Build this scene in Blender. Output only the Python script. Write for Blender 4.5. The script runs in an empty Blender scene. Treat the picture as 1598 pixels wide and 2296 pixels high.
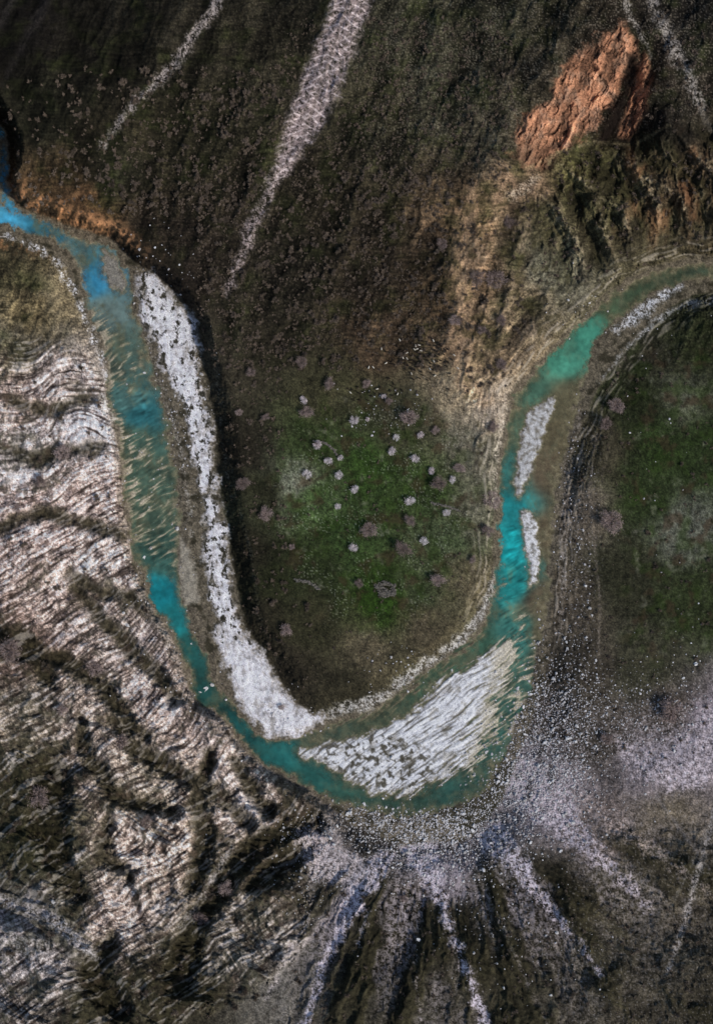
import bpy, numpy as np, math, random
rng=np.random.default_rng(7); random.seed(7)
f4=np.float32
CAMH=450.0; S=0.2; CX,CY=799.0,1148.0
KILL=0.66   # illumination factor used to turn observed brightness into albedo

# ------------------------------------------------------------------ noise
PERM={}
def perlin(x,y,seed=0):
    if seed not in PERM:
        r=np.random.default_rng(100+seed); a=r.random((256,256))*2*np.pi
        PERM[seed]=(np.cos(a).astype(f4),np.sin(a).astype(f4))
    GX,GY=PERM[seed]
    x=np.asarray(x,dtype=f4); y=np.asarray(y,dtype=f4)
    x0=np.floor(x); y0=np.floor(y); fx=x-x0; fy=y-y0
    xi=x0.astype(np.int32)&255; yi=y0.astype(np.int32)&255
    xj=(xi+1)&255; yj=(yi+1)&255
    ux=fx*fx*fx*(fx*(fx*6-15)+10); uy=fy*fy*fy*(fy*(fy*6-15)+10)
    a=GX[xi,yi]*fx+GY[xi,yi]*fy
    b=GX[xj,yi]*(fx-1)+GY[xj,yi]*fy
    c=GX[xi,yj]*fx+GY[xi,yj]*(fy-1)
    d=GX[xj,yj]*(fx-1)+GY[xj,yj]*(fy-1)
    t=a+(b-a)*ux; q=c+(d-c)*ux
    return (t+(q-t)*uy)*1.5
def fbm(x,y,o=3,seed=0,g=0.5):
    r=0; a=1.0; k=1.0; n=0
    for i in range(o):
        r=r+a*perlin(x*k+17*i,y*k-9*i,seed+i); n+=a; a*=g; k*=2.03
    return r/n*1.25
def ridged(x,y,o=3,seed=0,g=0.5):
    r=0; a=1.0; k=1.0; n=0; w=1
    for i in range(o):
        q=(1-np.abs(perlin(x*k+11*i,y*k-5*i,seed+i))*1.6); q=np.clip(q,0,1)**1.5
        r=r+a*q*w; w=np.clip(q*1.6,0,1); n+=a; a*=g; k*=2.1
    return r/n
def sstep(a,b,x):
    t=np.clip((x-a)/(b-a),0,1); return t*t*(3-2*t)

# ------------------------------------------------------------------ grid (survey coordinates, 0.2 m per unit)
def axis(lo,hi,step):
    n=int((hi-lo)/step); n-=n%3
    a=lo+np.arange(n+1)*(hi-lo)/n
    g=[];d=step;p=0
    for i in range(30):
        d*=1.30; p+=d; g.append(p)
    g=np.array(g); 
    return np.concatenate([(lo-g)[::-1],a,hi+g])
UA=axis(-30,1628,1.7); VA=axis(-30,2326,1.7)
V,U=np.meshgrid(VA,UA,indexing='ij'); U=U.astype(f4); V=V.astype(f4)
NR,NC=U.shape
Uc=U[::3,::3].astype(np.float64); Vc=V[::3,::3].astype(np.float64)
def up(c):
    c=c.astype(f4)
    r=np.arange(NR)/3.0; i=np.minimum(r.astype(int),c.shape[0]-2); t=(r-i).astype(f4)
    sh=(slice(None),None)+((None,) if c.ndim==3 else ())
    a=c[i]*(1-t)[sh]+c[i+1]*t[sh]
    r=np.arange(NC)/3.0; i=np.minimum(r.astype(int),c.shape[1]-2); t=(r-i).astype(f4)
    t=t[None,:] if c.ndim==2 else t[None,:,None]
    return a[:,i]*(1-t)+a[:,i+1]*t
def sdpoly(pts):
    x,y=Uc,Vc
    d=np.full(x.shape,1e9); ins=np.zeros(x.shape,bool); n=len(pts)
    for i in range(n):
        ax,ay=pts[i]; bx,by=pts[(i+1)%n]; ex,ey=bx-ax,by-ay
        t=np.clip(((x-ax)*ex+(y-ay)*ey)/(ex*ex+ey*ey+1e-9),0,1)
        d=np.minimum(d,(x-ax-t*ex)**2+(y-ay-t*ey)**2)
        if ay!=by:
            c=((ay>y)!=(by>y))&(x<(bx-ax)*(y-ay)/(by-ay)+ax); ins^=c
    d=np.sqrt(d); return up(np.where(ins,-d,d))
def sdline(pts):
    x,y=Uc,Vc
    d=np.full(x.shape,1e9)
    for (ax,ay,aw),(bx,by,bw) in zip(pts[:-1],pts[1:]):
        ex,ey=bx-ax,by-ay
        t=np.clip(((x-ax)*ex+(y-ay)*ey)/(ex*ex+ey*ey+1e-9),0,1)
        d=np.minimum(d,np.hypot(x-ax-t*ex,y-ay-t*ey)-(aw+(bw-aw)*t))
    return up(d)
def idw(P,x,y,soft=28,power=2.0):
    P=np.array(P,float); k=P.shape[1]-2
    num=np.zeros(x.shape+(k,)); den=np.zeros(x.shape)
    for p in P:
        w=1.0/((x-p[0])**2+(y-p[1])**2+soft**2)**power
        den+=w; num+=w[...,None]*p[2:]
    return num/den[...,None]

# ------------------------------------------------------------------ traced map features
outer=[(-900,470),(-20,520),(0,507),(60,520),(120,540),(165,570),(183,610),(190,660),(205,710),(230,760),(245,820),(240,870),(247,920),(268,960),(270,1050),(280,1120),(290,1180),(303,1250),(320,1290),(337,1340),(365,1385),(388,1425),(412,1480),(427,1530),(442,1572),(500,1603),(545,1670),(600,1722),(650,1738),(700,1768),(740,1793),(800,1812),(880,1824),(960,1826),(1040,1803),(1090,1770),(1135,1690),(1158,1610),(1183,1560),(1195,1500),(1207,1440),(1225,1400),(1232,1300),(1238,1200),(1250,1100),(1267,1000),(1290,930),(1315,850),(1332,770),(1358,735),(1400,700),(1470,652),(1540,628),(1620,622),(2500,600)]
innerb=[(2500,560),(1620,590),(1530,592),(1460,612),(1400,638),(1350,680),(1310,722),(1250,772),(1190,843),(1148,888),(1141,940),(1131,990),(1119,1060),(1123,1110),(1116,1180),(1119,1260),(1108,1330),(1083,1400),(1050,1442),(1000,1480),(940,1512),(890,1560),(840,1595),(780,1612),(700,1642),(640,1663),(600,1657),(560,1632),(520,1582),(480,1522),(455,1462),(430,1402),(404,1330),(400,1250),(405,1180),(400,1100),(390,1030),(378,950),(360,880),(340,820),(317,750),(302,680),(290,620),(260,562),(190,538),(130,510),(60,480),(0,456),(-900,400)]
valley=[(-900,480),(0,530),(100,560),(150,600),(170,680),(205,740),(238,830),(238,900),(265,1000),(280,1150),(300,1270),(335,1350),(385,1430),(420,1530),(440,1580),(500,1610),(545,1680),(600,1727),(680,1765),(740,1805),(790,1850),(900,1895),(1050,1880),(1120,1800),(1150,1720),(1180,1640),(1215,1540),(1235,1420),(1240,1300),(1255,1150),(1270,1050),(1300,960),(1340,870),(1400,790),(1440,745),(1490,700),(1550,660),(1620,650),(2500,640),
 (2500,540),(1620,572),(1530,578),(1460,598),(1400,626),(1345,668),(1308,712),(1250,762),(1188,832),(1138,882),(1131,940),(1122,990),(1110,1060),(1112,1110),(1104,1180),(1106,1260),(1090,1330),(1056,1400),(1015,1450),(960,1490),(900,1522),(850,1560),(760,1592),(700,1600),(650,1558),(600,1480),(546,1400),(520,1250),(493,1100),(481,950),(463,850),(442,720),(400,664),(345,612),(300,588),(250,535),(160,508),(60,470),(0,440),(-900,380)]
beach=[(312,612),(345,616),(400,668),(434,722),(454,850),(470,950),(484,1100),(510,1250),(536,1400),(590,1480),(645,1558),(700,1604),(735,1604),(690,1638),(640,1654),(600,1650),(575,1620),(545,1590),(515,1520),(493,1450),(475,1330),(458,1230),(450,1130),(438,1020),(418,930),(382,860),(350,790),(330,720),(318,660)]
island=[(675,1690),(720,1670),(790,1655),(870,1625),(915,1600),(945,1568),(985,1530),(1060,1490),(1110,1452),(1160,1428),(1158,1470),(1125,1550),(1110,1620),(1080,1680),(1045,1730),(980,1752),(900,1782),(850,1778),(780,1748),(720,1712)]
sand1=[(1243,888),(1230,950),(1207,1010),(1182,1080),(1160,1116),(1154,1080),(1160,1010),(1173,950),(1203,905)]
sand2=[(1166,1148),(1200,1150),(1209,1220),(1205,1305),(1188,1312),(1180,1240)]
sand3=[(402,1200),(425,1230),(440,1290),(447,1350),(412,1358),(402,1290)]
spit=[(232,560),(260,575),(285,640),(275,655),(245,640),(233,600)]

warpx=fbm(U/60,V/60,3,3)*14; warpy=fbm(U/60,V/60,3,8)*14
edge=fbm(U/26,V/26,4,11,0.6)*9+perlin(U/5,V/5,14)*2.6
brook=[(-60,200,6),(2,300,7),(8,330,8),(6,390,8),(12,440,10),(30,480,12)]
sd_w=np.minimum(sdpoly(outer+innerb), sdline(brook))
sd_v=np.minimum(sdpoly(valley), sdline([(x,y,w+5) for x,y,w in brook]))
sd_b=sdpoly(beach); sd_i=sdpoly(island); sd_s1=sdpoly(sand1); sd_s2=sdpoly(sand2); sd_s3=sdpoly(sand3); sd_sp=sdpoly(spit)

HP=[(0,0,46),(400,0,46),(800,0,45),(1100,0,48),(1350,0,62),(1598,0,52),(200,200,33),(600,250,32),(900,300,30),(1150,230,40),(1240,130,50),(1340,50,58),(1120,330,36),(1500,250,36),(1500,120,46),(1385,300,21),(1415,200,26),(1250,385,20),(1470,170,46),(1450,60,48),
(100,400,20),(300,430,18),(500,450,22),(700,600,18),(900,650,16),(700,800,11),(850,850,9),(1050,700,16),(1040,560,22),(1200,500,20),(1250,650,15),(1400,500,22),(1580,400,28),(1500,540,13),
(830,1100,8),(700,1200,8),(950,1300,8),(600,1000,8),(1050,1100,8),(800,1450,6),(600,1300,8),
(1400,900,4),(1550,1000,5),(1400,1300,4),(1550,1400,5),(1300,1300,3),(1450,1600,5),(1500,780,4),
(1250,1750,4),(1500,1800,10),(1550,2000,16),(1550,2250,24),(1300,2100,16),(1300,2296,24),(1000,1980,6),(1000,2200,18),(850,2100,15),(800,2296,25),(700,1950,8),(600,2200,22),
(60,600,7),(100,700,7),(60,850,10),(200,900,7),(100,1100,12),(230,1150,8),(0,1300,18),(200,1350,11),(300,1500,9),(50,1600,20),(200,1700,17),(400,1750,10),(550,1800,7),(100,1900,22),(350,1950,15),(550,2050,15),(100,2200,28),(350,2200,24)]
WP=[(0,700,60),(200,1000,14),(300,1350,14),(450,1650,16),(650,1800,25),(900,1950,90),(1250,1750,120),(1350,1300,110),(1450,850,120),(520,1000,55),(560,1300,50),(700,1500,60),(950,1400,35),(1080,1200,16),(1100,950,18),(1250,700,16),(1400,550,18),(300,500,22),(450,650,30),(50,430,16),(0,340,40),(800,1500,50),(60,560,60)]
hill=up(idw(HP,Uc,Vc,45,1.6)[...,0]); wid=up(idw(WP,Uc,Vc,40,1.6)[...,0])
LLs=[(0,770),(90,765),(180,790),(240,860),(262,980),(280,1150),(300,1270),(345,1400),(400,1500),(440,1590),(540,1680),(640,1760),(720,1820),(740,1880),(690,1960),(690,2120),(560,2230),(300,2330),(-60,2330),(-200,1500),(-60,770)]
sd_ll=sdpoly(LLs)
vegn=fbm(U/75,V/75,4,31)
# western massif: folded bedding, strike in degrees (rising eastward) at surveyed points
BL=[(40,820,-6),(170,850,-12),(215,940,-32),(60,960,2),(60,1090,12),(210,1080,20),(120,1210,24),(250,1240,30),(60,1340,30),(200,1370,34),(320,1430,52),(60,1500,28),(200,1510,38),(330,1560,58),(420,1620,62),(80,1660,28),(230,1660,48),(370,1720,60),(480,1720,60),(590,1740,58),(520,1830,52),(640,1830,54),(90,1820,34),(220,1830,52),(340,1860,60),(430,1880,58),(300,1990,54),(200,2060,44),(420,2010,50),(540,1960,52),(600,2080,40),(480,2130,40),(640,2190,36),(300,2180,38),(100,2180,42),(70,2290,44),(190,2290,36),(400,2270,38)]
num=np.zeros(Uc.shape); den=np.zeros(Uc.shape); numt=np.zeros(Uc.shape)
for px,py,an in BL:
    a=math.radians(an); c_,s_=math.cos(a),math.sin(a)
    w=1/(((Uc-px)**2+(Vc-py)**2)/60.0**2+1)**2.0
    sk=(Vc-py)*c_+(Uc-px)*s_ + 0.82*py+0.57*px
    tk=(Uc-px)*c_-(Vc-py)*s_ + 0.82*px-0.57*py
    num+=w*sk; numt+=w*tk; den+=w
s1=up(num/den); t1=up(numt/den)
low=sstep(1330,1700,V)
GL=[[(40,1470,6),(150,1480,9),(235,1545,9),(290,1620,8),(330,1650,3)],[(170,1320,2),(255,1415,6),(320,1480,7),(395,1560,6)],[(250,1610,2),(310,1690,9),(420,1745,14),(500,1790,8),(560,1850,4)],[(715,1835,12),(640,1862,16),(570,1900,18),(500,1985,16),(430,2080,18),(400,2200,26)],[(470,1690,3),(445,1790,12),(455,1900,12),(430,1990,8)],[(120,1740,26),(110,1840,34),(130,1930,22),(170,2000,14)],[(0,1420,8),(60,1440,14),(110,1520,6)],[(250,2110,10),(200,2180,20),(260,2260,20)],[(0,1000,3),(90,1030,8),(160,1010,5),(230,1000,2)],[(560,1990,6),(600,1960,14),(680,1900,12)],[(330,1380,2),(300,1340,5),(230,1330,5),(160,1290,2)],
 [(0,1180,3),(90,1150,5),(180,1170,4),(280,1200,3)],[(20,900,2),(110,920,4),(200,890,3)],[(180,1620,2),(200,1700,7),(260,1790,8),(380,1820,5)],[(240,1850,4),(230,1930,8),(290,1960,5)],[(520,1700,2),(560,1760,6),(600,1820,6)]]
gd=np.full(U.shape,1e9,dtype=f4)
for g_ in GL: gd=np.minimum(gd,sdline(g_))
gd=gd+16*fbm(U/38,V/38,5,201,0.62)
gully=sstep(24,-6,gd)
qq=(V*0.80-U*0.60)+30*fbm(U/140,V/140,2,207); pp=(U*0.80+V*0.60)
spur=ridged(qq/140,pp/420,5,209,0.58)
ero=spur*(3.2+6.4*low)-4.6*gully*(0.45+0.55*low)+1.2*fbm(U/26,V/26,4,215)
s1=s1+ero*1.1+7*perlin(U/190,V/190,221)+1.1*perlin(U/26,V/26,222)+0.9*perlin(U/7,V/7,223)
n1=perlin(s1/8.5,t1/90,25); n2=perlin(s1/4.3,t1/30,26); n3=perlin(s1/30,t1/240,27)
strat=n1*0.58+n2*0.54+n3*0.38
crk=perlin(s1/14,t1/10,28)
ll=sstep(14,-14,sd_ll+edge*2)
LP=[(60,780,.6),(130,850,.9),(50,900,.8),(180,950,.9),(60,1020,.45),(100,1150,.95),(200,1100,1),(250,1250,1),(130,1350,.95),(40,1500,.5),(300,1450,.85),(200,1600,.85),(350,1560,1),(80,1700,.45),(80,1850,.1),(60,1950,.1),(230,1700,.8),(330,1750,.7),(300,1900,1),(380,1880,1),(440,1680,.9),(560,1780,.95),(650,1830,.6),(500,1900,.5),(250,2050,.95),(150,2080,.35),(400,2100,.4),(560,2080,.8),(640,2150,.8),(450,2230,.3),(250,2250,.3),(80,2200,.7),(60,2290,.8),(620,1950,.4)]
rockness=up(idw(LP,Uc,Vc,25,2.0)[...,0])
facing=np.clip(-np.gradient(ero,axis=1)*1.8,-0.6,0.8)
rock=ll*np.clip(sstep(-0.30,0.30,(rockness-0.5)*0.9+vegn*0.55+facing*0.4+0.4*fbm(U/18,V/18,4,225,0.6)+0.30*n3),0,1)*(1-0.85*gully)
# island strata
a=math.radians(36); si=V*math.cos(a)+U*math.sin(a)+8*perlin(U/110,V/110,41)+1.5*perlin(U/16,V/16,40); ti=U*math.cos(a)-V*math.sin(a)
stri=perlin(si/5.2,ti/60,42)*0.7+perlin(si/3.1,ti/28,43)*0.5+perlin(si/15,ti/110,48)*0.3
a=math.radians(28); sj=V*math.cos(a)+U*math.sin(a)+16*perlin(U/110,V/110,44)+2*perlin(U/22,V/22,47); tj=U*math.cos(a)-V*math.sin(a)
strj=perlin(sj/7.5,tj/44,45)*0.9+perlin(sj/3.8,tj/18,46)*0.5
# river bed
DP=[(0,440,.8),(20,490,1.2),(100,525,.6),(180,570,.5),(205,640,1.1),(235,720,.35),(280,800,.30),(240,830,.22),(305,925,.8),(300,980,.32),(330,1080,.30),(350,1200,.3),(385,1290,.5),(352,1335,1.4),(395,1395,1.2),(430,1470,.8),(470,1550,.8),(560,1650,1.1),(620,1690,1.2),(700,1745,1.0),(780,1790,.7),(900,1812,.45),(1040,1780,.35),(1120,1660,.3),(1170,1530,.28),(1170,1420,.4),(1150,1330,.75),(1150,1220,1.4),(1137,1150,1.2),(1135,1060,.8),(1150,960,.4),(1200,870,.5),(1260,800,1.1),(1320,750,1.0),(1380,680,.4),(1480,620,.35),(1590,605,.35),(1290,880,.2),(1230,1050,.18),(1222,1200,.14),(1215,1350,.2),(1060,1460,.45),(960,1520,.32),(850,1600,.28),(720,1650,.28)]
depm=up(idw(DP,Uc,Vc,8,2.0)[...,0])
edw=edge*1.5+7*fbm(U/60,V/60,2,15)
sw=(sd_w+edw)*S
hf=np.clip(sw*0.17,-1,0.7)
hf=np.where(hf<0,hf*depm*1.35*(1+0.7*vegn),hf)+0.18*fbm(U/14,V/22,3,51)+0.20*fbm(U/40,V/55,3,53)*sstep(1.3,0.6,depm)
ribm=np.maximum(sstep(12,-22,sdline([(225,700,26),(275,820,42),(310,960,48),(330,1080,56),(350,1200,50),(368,1270,30)])),
     sstep(12,-18,sdline([(1148,1190,16),(1152,1290,34),(1155,1400,45),(1150,1500,52),(1120,1610,45),(1050,1745,16)])))
ribm=ribm*np.clip(0.9+vegn*0.9,0,1)
ribm2=sstep(8,-8,sdline([(1080,1430,16),(960,1515,18),(880,1590,18),(760,1625,14)]))*0.8
hf=np.where(sw<0.5,hf+ribm*(0.06+0.80*strj)+ribm2*(0.0+0.6*stri),hf)
hf=np.where((sw<0.5),np.minimum(hf,0.09),hf)
def isl(sd,hgt,k=0.10):
    return np.clip(-(sd+edge*1.3)*S*k*2,-1.3,hgt)
hf=np.maximum(hf,isl(sd_s1,0.4)); hf=np.maximum(hf,isl(sd_s2,0.35)); hf=np.maximum(hf,isl(sd_s3,0.25)); hf=np.maximum(hf,isl(sd_sp,0.12))
east=sstep(900,1160,U+0.35*(V-1550))
sdi=sd_i+edge*1.6-18*stri*(0.3+1.3*east)+4*east+10*fbm(U/50,V/50,3,49)
mi=sstep(16,-18,sdi)
irub=sstep(60,0,np.hypot(U-830,(V-1730)*1.6)-120)
hi_=np.clip(-sdi*0.025,-1.2,0.40-0.36*east)+mi*((0.16+0.14*east)*stri+0.10*fbm(U/9,V/9,2,55))
hf=np.maximum(hf,np.where(sd_i<26,hi_,-9))
sdb=sd_b+edge*2.2+20*fbm(U/70,V/70,3,58)*sstep(1560,1380,V)
mb=sstep(9,-6,sdb)
hf=hf+mb*(0.35+0.25*fbm(U/26,V/26,4,57))
# slopes
sv=np.clip((sd_v+edge*0.8)/wid,0,1.0); rise=sv*sv*(3-2*sv)
big=fbm(U/160,V/160,4,61)
h=hf+rise*(hill-0.5)
outm=sstep(0,60,sd_v)
h+=outm*(1-ll)*big*np.clip(hill*0.10,0,4)
# north slope: small ravines
topm=sstep(900,700,V)*sstep(20,80,sd_v)
ril=ridged((U+0.35*V)/135+0.10*fbm(U/90,V/90,2,231),(V-0.3*U)/700,4,233,0.5)
rav=ridged((U+0.5*V)/60+0.25*fbm(U/60,V/60,3,235),(V-0.5*U)/170,4,237,0.6)
h+=topm*((ril-0.5)*2.2+(rav-0.4)*1.5)
# gorge: irregular buttresses and gullies falling to the bend
gorge=sstep(0,110,-sdpoly([(1170,330),(1700,200),(1700,570),(1560,570),(1450,600),(1330,670),(1240,700),(1150,560)]))
RD=[[(1160,395,0),(1215,440,0),(1270,500,0),(1305,570,0),(1322,690,0)],[(1260,370,0),(1335,430,0),(1352,520,0),(1384,600,0),(1388,650,0)],[(1330,440,0),(1400,470,0),(1412,540,0),(1425,630,0)],[(1390,330,0),(1436,400,0),(1478,455,0),(1470,540,0),(1480,610,0)],[(1436,400,0),(1520,430,0),(1545,510,0),(1535,590,0)],[(1500,280,0),(1560,345,0),(1620,420,0),(1605,560,0)]]
rd=np.full(U.shape,1e9,dtype=f4)
for r_ in RD: rd=np.minimum(rd,sdline(r_))
rdw=np.maximum(rd+15*fbm(U/45,V/60,5,241,0.62),0)
gr=np.exp(-(rdw/19)**1.1)
rib=perlin(rd/10+0.8*fbm(U/50,V/60,2,243),(V+0.4*U)/60,242)
gfin=ridged((U-0.15*V)/52+0.35*fbm(U/50,V/50,3,246),(V+0.2*U)/150,5,247,0.62)
h+=gorge*((gr-0.3)*6.0+0.3*rib+3.0*(gfin-0.4)+0.9*fbm(U/30,V/30,4,245,0.6))
tanp=sdpoly([(1000,400),(1180,380),(1330,560),(1330,680),(1140,880),(1110,1110),(1040,1080),(1000,880),(960,640)])
tan=sstep(0,50,-tanp)
tg=ridged((U*0.8+V*0.5)/120+0.2*fbm(U/70,V/70,3,251),(V*0.8-U*0.5)/380,4,253,0.5)
h+=tan*(1-gorge)*(tg-0.4)*3.2*sstep(0,50,sd_v)
tanr=sdline([(1060,430,6),(1040,540,14),(1035,640,18),(1030,740,16),(1040,850,18),(1085,900,8)])+edge*1.5
h+=2.0*sstep(60,-10,tanr)
# southern fans
cx,cy=960,1700; th=np.arctan2(V-cy,U-cx); rr=np.hypot(U-cx,V-cy)
bot=sstep(1890,2010,V)*sstep(600,740,U+0.1*(V-1900)); bot=np.maximum(bot,sstep(1780,1900,V)*sstep(1300,1420,U))
ban=ridged(th*2.6+0.11*fbm(U/80,V/80,4,261,0.6),rr/620+3.3,5,263,0.6)
h+=bot*7.0*(ban-0.5)*sstep(150,420,rr)
h+=ll*sstep(-2,40,sd_v)*(ero-1.4)
h+=rock*(0.42*strat+0.08*crk)
h+=topm*0.3*fbm(U/28,V/28,4,73)+outm*0.20*fbm(U/11,V/11,3,74)
cliff=sdpoly([(1400,55),(1422,110),(1385,200),(1345,270),(1300,312),(1200,372),(1150,350),(1170,270),(1235,215),(1262,150),(1330,95)])
cliff2=sdpoly([(1446,115),(1462,180),(1446,250),(1412,312),(1386,306),(1408,230),(1424,150)])
ec=edge*1.8+20*fbm(U/40,V/40,4,265,0.6)
cm=sstep(14,-10,cliff+ec); cm2=sstep(10,-8,cliff2+edge)
fx=U+0.42*V+5*fbm(U/24,V/24,3,270)
flute=perlin(fx/17+0.5*perlin(U/40,V/40,267),V/90,75)*0.6+perlin(fx/8,V/32,76)*0.45+0.5*fbm(U/11,V/13,4,78,0.65)
blockn=ridged(fx/52+0.2*fbm(U/30,V/30,2,268),V/150,5,269,0.65)
ckk=np.abs(perlin(fx/15,V/60,272)); ckh=np.abs(perlin(fx/45,V/16,273))
crack=np.maximum(sstep(0.09,0.0,ckk),0.6*sstep(0.05,0.0,ckh))
h+=np.maximum(cm,cm2)*(0.7*flute+3.2*(blockn-0.4)-0.8*crack)
bankband=sstep(70,10,sd_v)*sstep(-3,8,sd_v)*sstep(1000,1100,U)*sstep(1500,1380,V)
bs=perlin((sd_v+8*perlin(U/50,V/50,78))/7,(U-V)/60,79)
h+=bankband*0.3*bs
h+=0.06*fbm(U/6,V/6,2,81)
h=h.astype(f4)

# ------------------------------------------------------------------ colours (observed tones, baked-in shade included -> albedo)
CP=[(60,60,22,20,18),(200,100,30,28,23),(350,40,41,38,31),(550,60,43,40,32),(100,250,34,33,25),(250,400,41,40,30),(450,300,45,42,31),(600,150,45,42,33),(900,60,60,58,46),(1100,60,60,58,45),(1000,200,62,60,48),(850,300,52,49,37),(750,450,48,43,33),(650,600,44,40,32),(850,600,51,44,35),(850,750,68,56,44),(600,750,47,43,34),(985,650,80,66,50),(1060,620,146,120,94),(1040,500,130,106,82),(1030,760,128,106,84),(1180,400,126,104,84),(1150,650,112,98,78),(1040,860,138,124,102),(1080,800,112,96,76),(1230,600,112,108,92),(1250,500,88,82,61),(1350,450,74,70,49),(1450,500,72,66,50),(1550,420,62,52,40),(1550,50,38,35,31),(1500,250,50,45,38),(1200,150,66,60,49),(1100,300,62,58,47),(1300,370,84,79,52),(1390,250,38,31,25),(1420,180,36,29,24),  # top-left vignette and the shadow beside the cliff are kept in these tones
(720,880,56,54,39),(830,1050,46,62,30),(950,1100,50,62,34),(700,1000,48,57,33),(700,1130,62,76,46),(780,1200,48,62,34),(850,1350,39,56,22),(1000,1200,62,70,49),(1060,1150,88,86,71),(950,1300,57,64,43),(700,1250,42,49,29),(600,1100,38,38,27),(620,1300,38,40,26),(700,1400,46,45,32),(830,1450,80,73,58),(950,1400,74,67,53),(1050,1300,86,79,62),(540,1000,38,35,28),(510,800,52,48,39),(780,1550,46,43,33),(900,950,58,57,43),(655,1085,106,108,92),(560,1250,35,33,25),(580,1400,42,39,30),(650,1500,44,40,32),(1060,1000,92,88,76),(1110,920,140,128,114),
(1420,900,40,44,28),(1480,1000,40,50,27),(1560,1000,40,49,28),(1530,890,72,73,60),(1450,1120,40,48,28),(1530,1180,84,85,75),(1400,1300,43,43,32),(1550,1350,44,50,31),(1350,1000,60,56,44),(1290,1150,88,80,70),(1280,1350,74,67,57),(1450,1500,56,55,43),(1550,780,44,47,31),(1450,800,50,49,38),(1300,1500,60,55,47),(1250,1600,60,55,49),(1350,1650,62,57,51),(1500,1590,70,64,58),(1530,1700,136,126,129),(1450,1700,110,102,103),(1590,1620,124,115,119),(1200,1750,108,102,105),(1250,1800,126,118,122),(1330,1850,112,100,93),(1500,1850,84,77,65),(1400,2000,68,63,51),(1550,2000,60,55,45),(1500,2200,54,50,41),(1250,2000,46,42,33),(1300,2150,60,56,46),(1150,2100,56,52,43),(1100,2000,50,47,37),(1000,1950,112,105,110),(900,2050,42,39,30),(850,2150,38,36,28),(880,2250,52,49,41),(760,2000,104,98,98),(720,1900,130,122,121),(1000,1880,80,75,73),(830,1860,46,43,38),(1060,2120,46,43,34),(1200,2250,60,56,47),
(600,2150,98,94,87),(550,2050,94,89,80),(400,2200,46,43,34),(250,2250,54,51,43),(100,2100,115,111,109),(60,2050,115,110,110),(150,2000,72,68,60),(80,1900,50,49,36),(80,1750,54,51,40),(200,1750,106,98,90),(50,1600,98,92,82),(200,1600,130,120,111),(350,1550,152,139,131),(300,1450,130,120,113),(50,1450,86,74,67),(130,1350,142,129,121),(250,1250,162,149,140),(100,1150,150,135,128),(200,1100,152,138,130),(60,1010,160,152,148),(180,950,176,168,165),(130,850,162,151,144),(50,900,152,137,128),(40,780,110,103,88),(60,700,108,96,71),(120,640,118,107,85),(50,600,94,86,64),(60,560,72,67,52),(400,1700,128,118,109),(300,1900,160,148,138),(380,1900,166,152,140),(250,2050,142,131,123),(330,1750,126,118,107),(550,1800,146,136,129),(650,1850,78,70,61),(500,1950,84,77,68),(600,1950,72,65,57),(450,1640,128,117,110),
(200,460,92,70,50),(80,455,80,64,46),(330,540,42,36,29),(420,600,36,31,26)]
base=up(idw(CP,Uc,Vc,20,2.0))
ii,jj=np.meshgrid(np.arange(NR),np.arange(NC),indexing='ij')
ii=np.clip(ii+(warpy).astype(int),0,NR-1); jj=np.clip(jj+(warpx).astype(int),0,NC-1)
C=base[ii,jj].astype(f4); del ii,jj
def mul(m): 
    global C; C=C*m[...,None]
def mix(col,m,var=None):
    global C
    c=np.array(col,dtype=f4)[None,None,:]
    if var is not None: c=c*var[...,None]
    C=C*(1-m[...,None])+c*m[...,None]
nf=perlin(U/3.6,V/3.6,91); nm=fbm(U/11,V/11,3,92); nl=fbm(U/45,V/45,4,95)
nw=rng.random((NR,NC)).astype(f4)-0.5
mul(1+0.34*nf+0.32*nm+0.26*nl+0.34*nw)
# hillside scrub patches
hm=topm*(1-gorge)
tufts=sstep(0.12,0.5,fbm(U/13,V/13,2,99))
mix((72,66,56),hm*tufts*0.18*sstep(200,900,U+V*0.6)); 
mix((22,21,14),hm*sstep(0.1,0.5,fbm(U/16,V/15,3,103))*0.45)
mix((38,43,22),hm*sstep(-0.1,0.6,fbm(U/70,V/60,3,105))*0.5,1+0.4*nm)
mul(1-hm*0.22*sstep(0.55,0.2,ril)+hm*0.12*sstep(0.6,0.9,ril)-hm*0.25*sstep(0.35,0.12,rav))  # relief shade painted in: ravine floors darker, crests lighter
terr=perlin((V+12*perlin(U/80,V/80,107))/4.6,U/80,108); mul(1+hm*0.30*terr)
pale=hm*sstep(700,900,U)*sstep(450,250,V); mix((120,114,104),pale*sstep(0.3,0.6,nf+0.5*nl)*0.5)
mix((98,90,77),hm*sstep(0.40,0.62,nf+0.25*nw)*0.35*sstep(300,700,U+V*0.5))
# tan ridge
mix((158,132,106),sstep(26,-14,tanr+nm*10)*0.65,1+0.3*nf+0.3*nm+0.25*nw)
# plateau and meadow blotches
mead=np.maximum(sstep(30,-60,np.hypot((U-840)/1.0,(V-1140)/1.15)-250),sstep(1370,1430,U)*sstep(720,820,V)*sstep(1540,1400,V))
mix((42,58,22),mead*sstep(0.0,0.5,fbm(U/50,V/50,4,111))*0.42)
mix((122,120,106),mead*sstep(0.20,0.62,fbm(U/38+5,V/38,5,115,0.65))*0.5)
mix((58,46,35),mead*sstep(0.12,0.5,fbm(U/40+5,V/44+9,4,117))*0.55)
mix((150,150,142),mead*sstep(1300,1200,U)*sstep(0.40,0.58,nf)*sstep(0.0,0.3,fbm(U/60,V/60,2,119))*0.5)
mix((26,30,16),mead*sstep(0.1,0.6,fbm(U/14,V/14,3,120))*0.45)
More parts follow.
